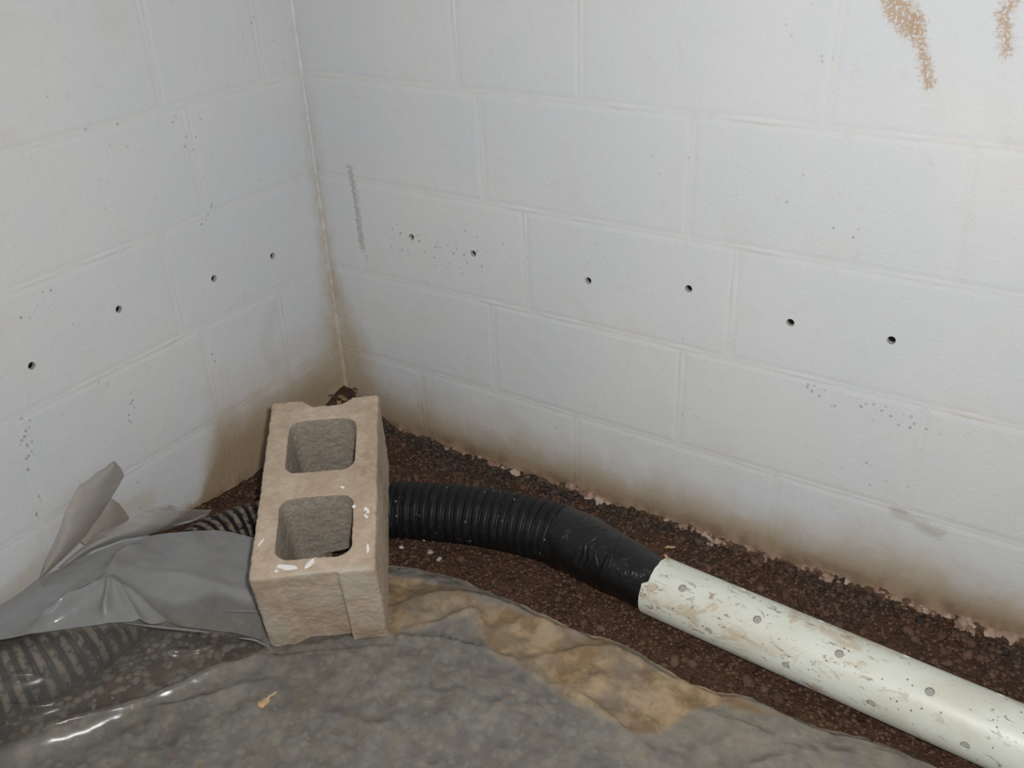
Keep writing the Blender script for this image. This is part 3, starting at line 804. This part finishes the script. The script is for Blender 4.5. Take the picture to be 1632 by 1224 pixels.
# second, raised sheet bunched against the left wall over the pipe
TB = [(-150, 1010, .10), (-60, 985, .10), (10, 958, .095), (75, 915, .10), (150, 880, .115), (215, 858, .12), (280, 849, .115), (345, 845, .100), (400, 857, .085), (425, 865, .075), (442, 872, .07)]
BBm = [(-150, 1060, .10), (-60, 1034, .11), (10, 1018, .12), (75, 1007, .125), (130, 1000, .125), (190, 991, .120), (260, 997, .085), (330, 1003, .055), (380, 1010, .038), (412, 1019, .032), (428, 1026, .025)]
NB, MB_ = 190, 90
e = resample(catmull([at(*p) for p in TB], 10), n=NB); g = resample(catmull([at(*p) for p in BBm], 10), n=NB)
apex = at(182, 932, .15)
R_B = ridge_set([([(182, 932), (175, 960), (168, 985)], .020, .006), ([(182, 932), (205, 960), (225, 985)], .012, .007), ([(182, 932), (120, 972), (50, 1002)], .022, .009),
                 ([(170, 925), (100, 985), (60, 1000)], .012, .006), ([(182, 932), (250, 962), (330, 985)], .010, .010), ([(330, 965), (370, 957), (430, 960)], .006, .006),
                 ([(330, 975), (380, 973), (430, 974)], .010, .004), ([(180, 930), (190, 890), (230, 865)], .010, .014), ([(230, 910), (320, 900), (420, 905)], .008, .016)], .125)
rws = []
for j in range(MB_):
    t = j/(MB_-1); row = []
    for i in range(NB):
        p = e[i].lerp(g[i], t); z = p.z+.012*math.sin(math.pi*t)
        z = max(z, drape(p.x, p.y, .0625, 2.0)+.003)
        z += ridges(p.x, p.y, R_B)+.002*fbm(p.x*25, p.y*25, 6, 2)
        b = block_floor(p.x, p.y)
        if b is not None: z = min(z, b-.002)
        row.append(Vector((max(p.x, .006), p.y, z)))
    rws.append(row)
vv, ff = grid(rws); ff = [q[::-1] for q in ff]
sb = link('plastic_sheet', mesh('plastic_sheet', vv, ff), MAT['film_b'], None, True)
add_clear(sb, clear_b)
add_mud(sb, lambda p: .35*max(0, min(1, (project(p)[0]-230)/120))*max(0, min(1, (project(p)[1]-960)/30)))
tag(sb, 'glossy grey plastic sheet bunched over the black pipe between left wall and block', 'plastic sheet')

def fold(pts, z, r, bend=.0):
    seq = resample(catmull([at(px, py, z) for px, py in pts], 8), n=50); 
    seq = [Vector((p.x, p.y, p.z)) for p in seq]
    rows_ = []
    for i, p in enumerate(seq):
        t, sd, u = frame(i, seq); k = math.sin(math.pi*(i+.5)/50)**.5
        rows_.append([p+(sd*math.cos(a)*1.8+u*math.sin(a))*r*k for a in [q*math.tau/8 for q in range(8)]])
    vv, ff = grid(rows_, True); o = link('fold', mesh('fold', vv, ff), MAT['film_b'], sb, True); add_mud(o, lambda p: 0); add_clear(o, lambda p: .6); return o
fold([(192, 992), (250, 999), (300, 1004), (335, 1008)], .095, .0014)['label'] = 'thin shiny rolled edge'
fold([(355, 973), (395, 974), (418, 974)], .075, .0010)
fold([(380, 1017), (405, 1020), (428, 1031)], .045, .0013)
fold([(275, 838), (305, 830), (328, 820)], .115, .0016)
def flap(name, outline, dist, bend, mud=.0, label=None, seedv=1):
    """film flap standing near the left wall: outline in px, dist = function giving x distance from the wall"""
    poly = outline; x0 = min(p[0] for p in poly); x1 = max(p[0] for p in poly); y0 = min(p[1] for p in poly); y1 = max(p[1] for p in poly)
    rows_ = []; N = 46
    for j in range(N+1):
        y = y0+(y1-y0)*(j/N*.998+.001); xsx = []
        for (ax, ay), (bx, by) in zip(poly, poly[1:]+poly[:1]):
            if (ay > y) != (by > y): xsx.append(ax+(bx-ax)*(y-ay)/(by-ay))
        if len(xsx) < 2: continue
        a, b = min(xsx), max(xsx); row = []
        for i in range(25):
            s = i/24; px = a+(b-a)*s; d = dist((px-x0)/(x1-x0), (y-y0)/(y1-y0))
            d += bend*math.sin(math.pi*s)+.0025*noise.noise(Vector((px*.04, y*.04, seedv)))
            row.append(at(px, y, max(.004, d), 0))
        rows_.append(row)
    vv, ff = grid(rows_); o = link(name, mesh(name, vv, ff), MAT['film_flap'], sb, True); add_mud(o, lambda p: mud)
    if label: o['label'] = label
    return o
flap('flap', [(62, 925), (72, 895), (88, 862), (98, 838), (106, 812), (118, 790), (128, 771), (138, 767), (146, 760), (152, 755), (160, 748), (166, 747), (170, 743), (182, 734), (192, 744), (199, 757), (188, 777), (172, 803), (156, 828), (140, 852), (112, 880), (85, 905)],
     lambda s, t: .018+.035*t*(1-.3*s), .012, .12, 'upright tan film flap with a torn top edge')
flap('flap', [(128, 862), (138, 848), (152, 822), (165, 804), (178, 794), (190, 802), (200, 815), (207, 826), (196, 836), (172, 852), (146, 866), (134, 868)],
     lambda s, t: .020+.02*t, .005, .35, 'small triangular film flap', 4)
flap('flap', [(92, 905), (120, 880), (160, 850), (200, 832), (222, 816), (250, 808), (271, 804), (290, 812), (312, 815), (338, 812), (326, 826), (290, 838), (262, 846), (240, 852), (200, 858), (150, 876), (110, 902)],
     lambda s, t: .028+.085*s, .012, 0, 'crumpled clear film flap', 9)

# ---------------------------------------------------------------- small loose things
def sliver(name, px, py, z, ln, w, rot, mat, label, cat, tilt=.1):
    p = at(px, py, z); rows_ = []
    for i in range(9):
        t = i/8; ww = w*math.sin(math.pi*(.12+.76*t))**.7
        rows_.append([Vector((ln*(t-.5), ww*math.cos(a)+.0015*math.sin(t*5), ww*.45*math.sin(a)+.0008*math.sin(t*7))) for a in [k*math.tau/8 for k in range(8)]])
    vv, ff = grid(rows_, True); ff += [tuple(range(8))[::-1], tuple(range(64, 72))]
    o = link(name, mesh(name, vv, ff), mat, None, True); o.location = p; o.rotation_euler = (0, tilt, rot); return tag(o, label, cat)
sliver('wood_chip', 1068, 872, .012, .019, .0035, .95, MAT['wood'], 'straw-coloured wood chip on the soil just behind the white pipe end', 'wood chip')
sliver('wood_chip', 1062, 888, .104, .014, .0025, -.35, MAT['wood'], 'small straw splinter on top of the white pipe end', 'wood chip')
q = at(422, 1118, .02); zz = zA(q.x, q.y)
sliver('wood_chip', 420, 1120, zz+.002, .021, .0085, 1.95, MAT['wood'], 'oval tan chip lying on the plastic below the concrete block', 'wood chip')
sliver('wood_chip', 433, 1108, zz+.002, .020, .0026, 1.75, MAT['wood'], 'thin tan splinter beside the oval chip on the plastic', 'wood chip')
# dead leaf and twig litter in the corner
LF_ = stone_mat('dry_leaf', (.16, .10, .045), (.34, .25, .12)); DKM = stone_mat('dark_twig', (.03, .02, .015), (.06, .045, .03))
for k, (px, py, ln, w, rot, m, lab, cat, nm_) in enumerate((
    (534, 632, .035, .0045, .75, DKM, 'dark rotten twig in the wall corner behind the block', 'twig', 'twig'),
    (546, 634, .024, .008, .3, LF_, 'dry yellow-brown leaf scrap in the corner behind the block', 'leaf', 'dead_leaf'),
    (568, 620, .015, .006, 1.2, DKM, 'curled dark leaf scrap against the right wall at the corner', 'leaf', 'dead_leaf'),
    (540, 643, .018, .006, -.4, LF_, 'lower dry leaf scrap just above the block notch', 'leaf', 'dead_leaf'))):
    p = at(px, py, .07); sliver(nm_, px, py, max(.066, ground(max(p.x, .01), min(p.y, -.01))+.004), ln, w, rot, m, lab, cat, .3)
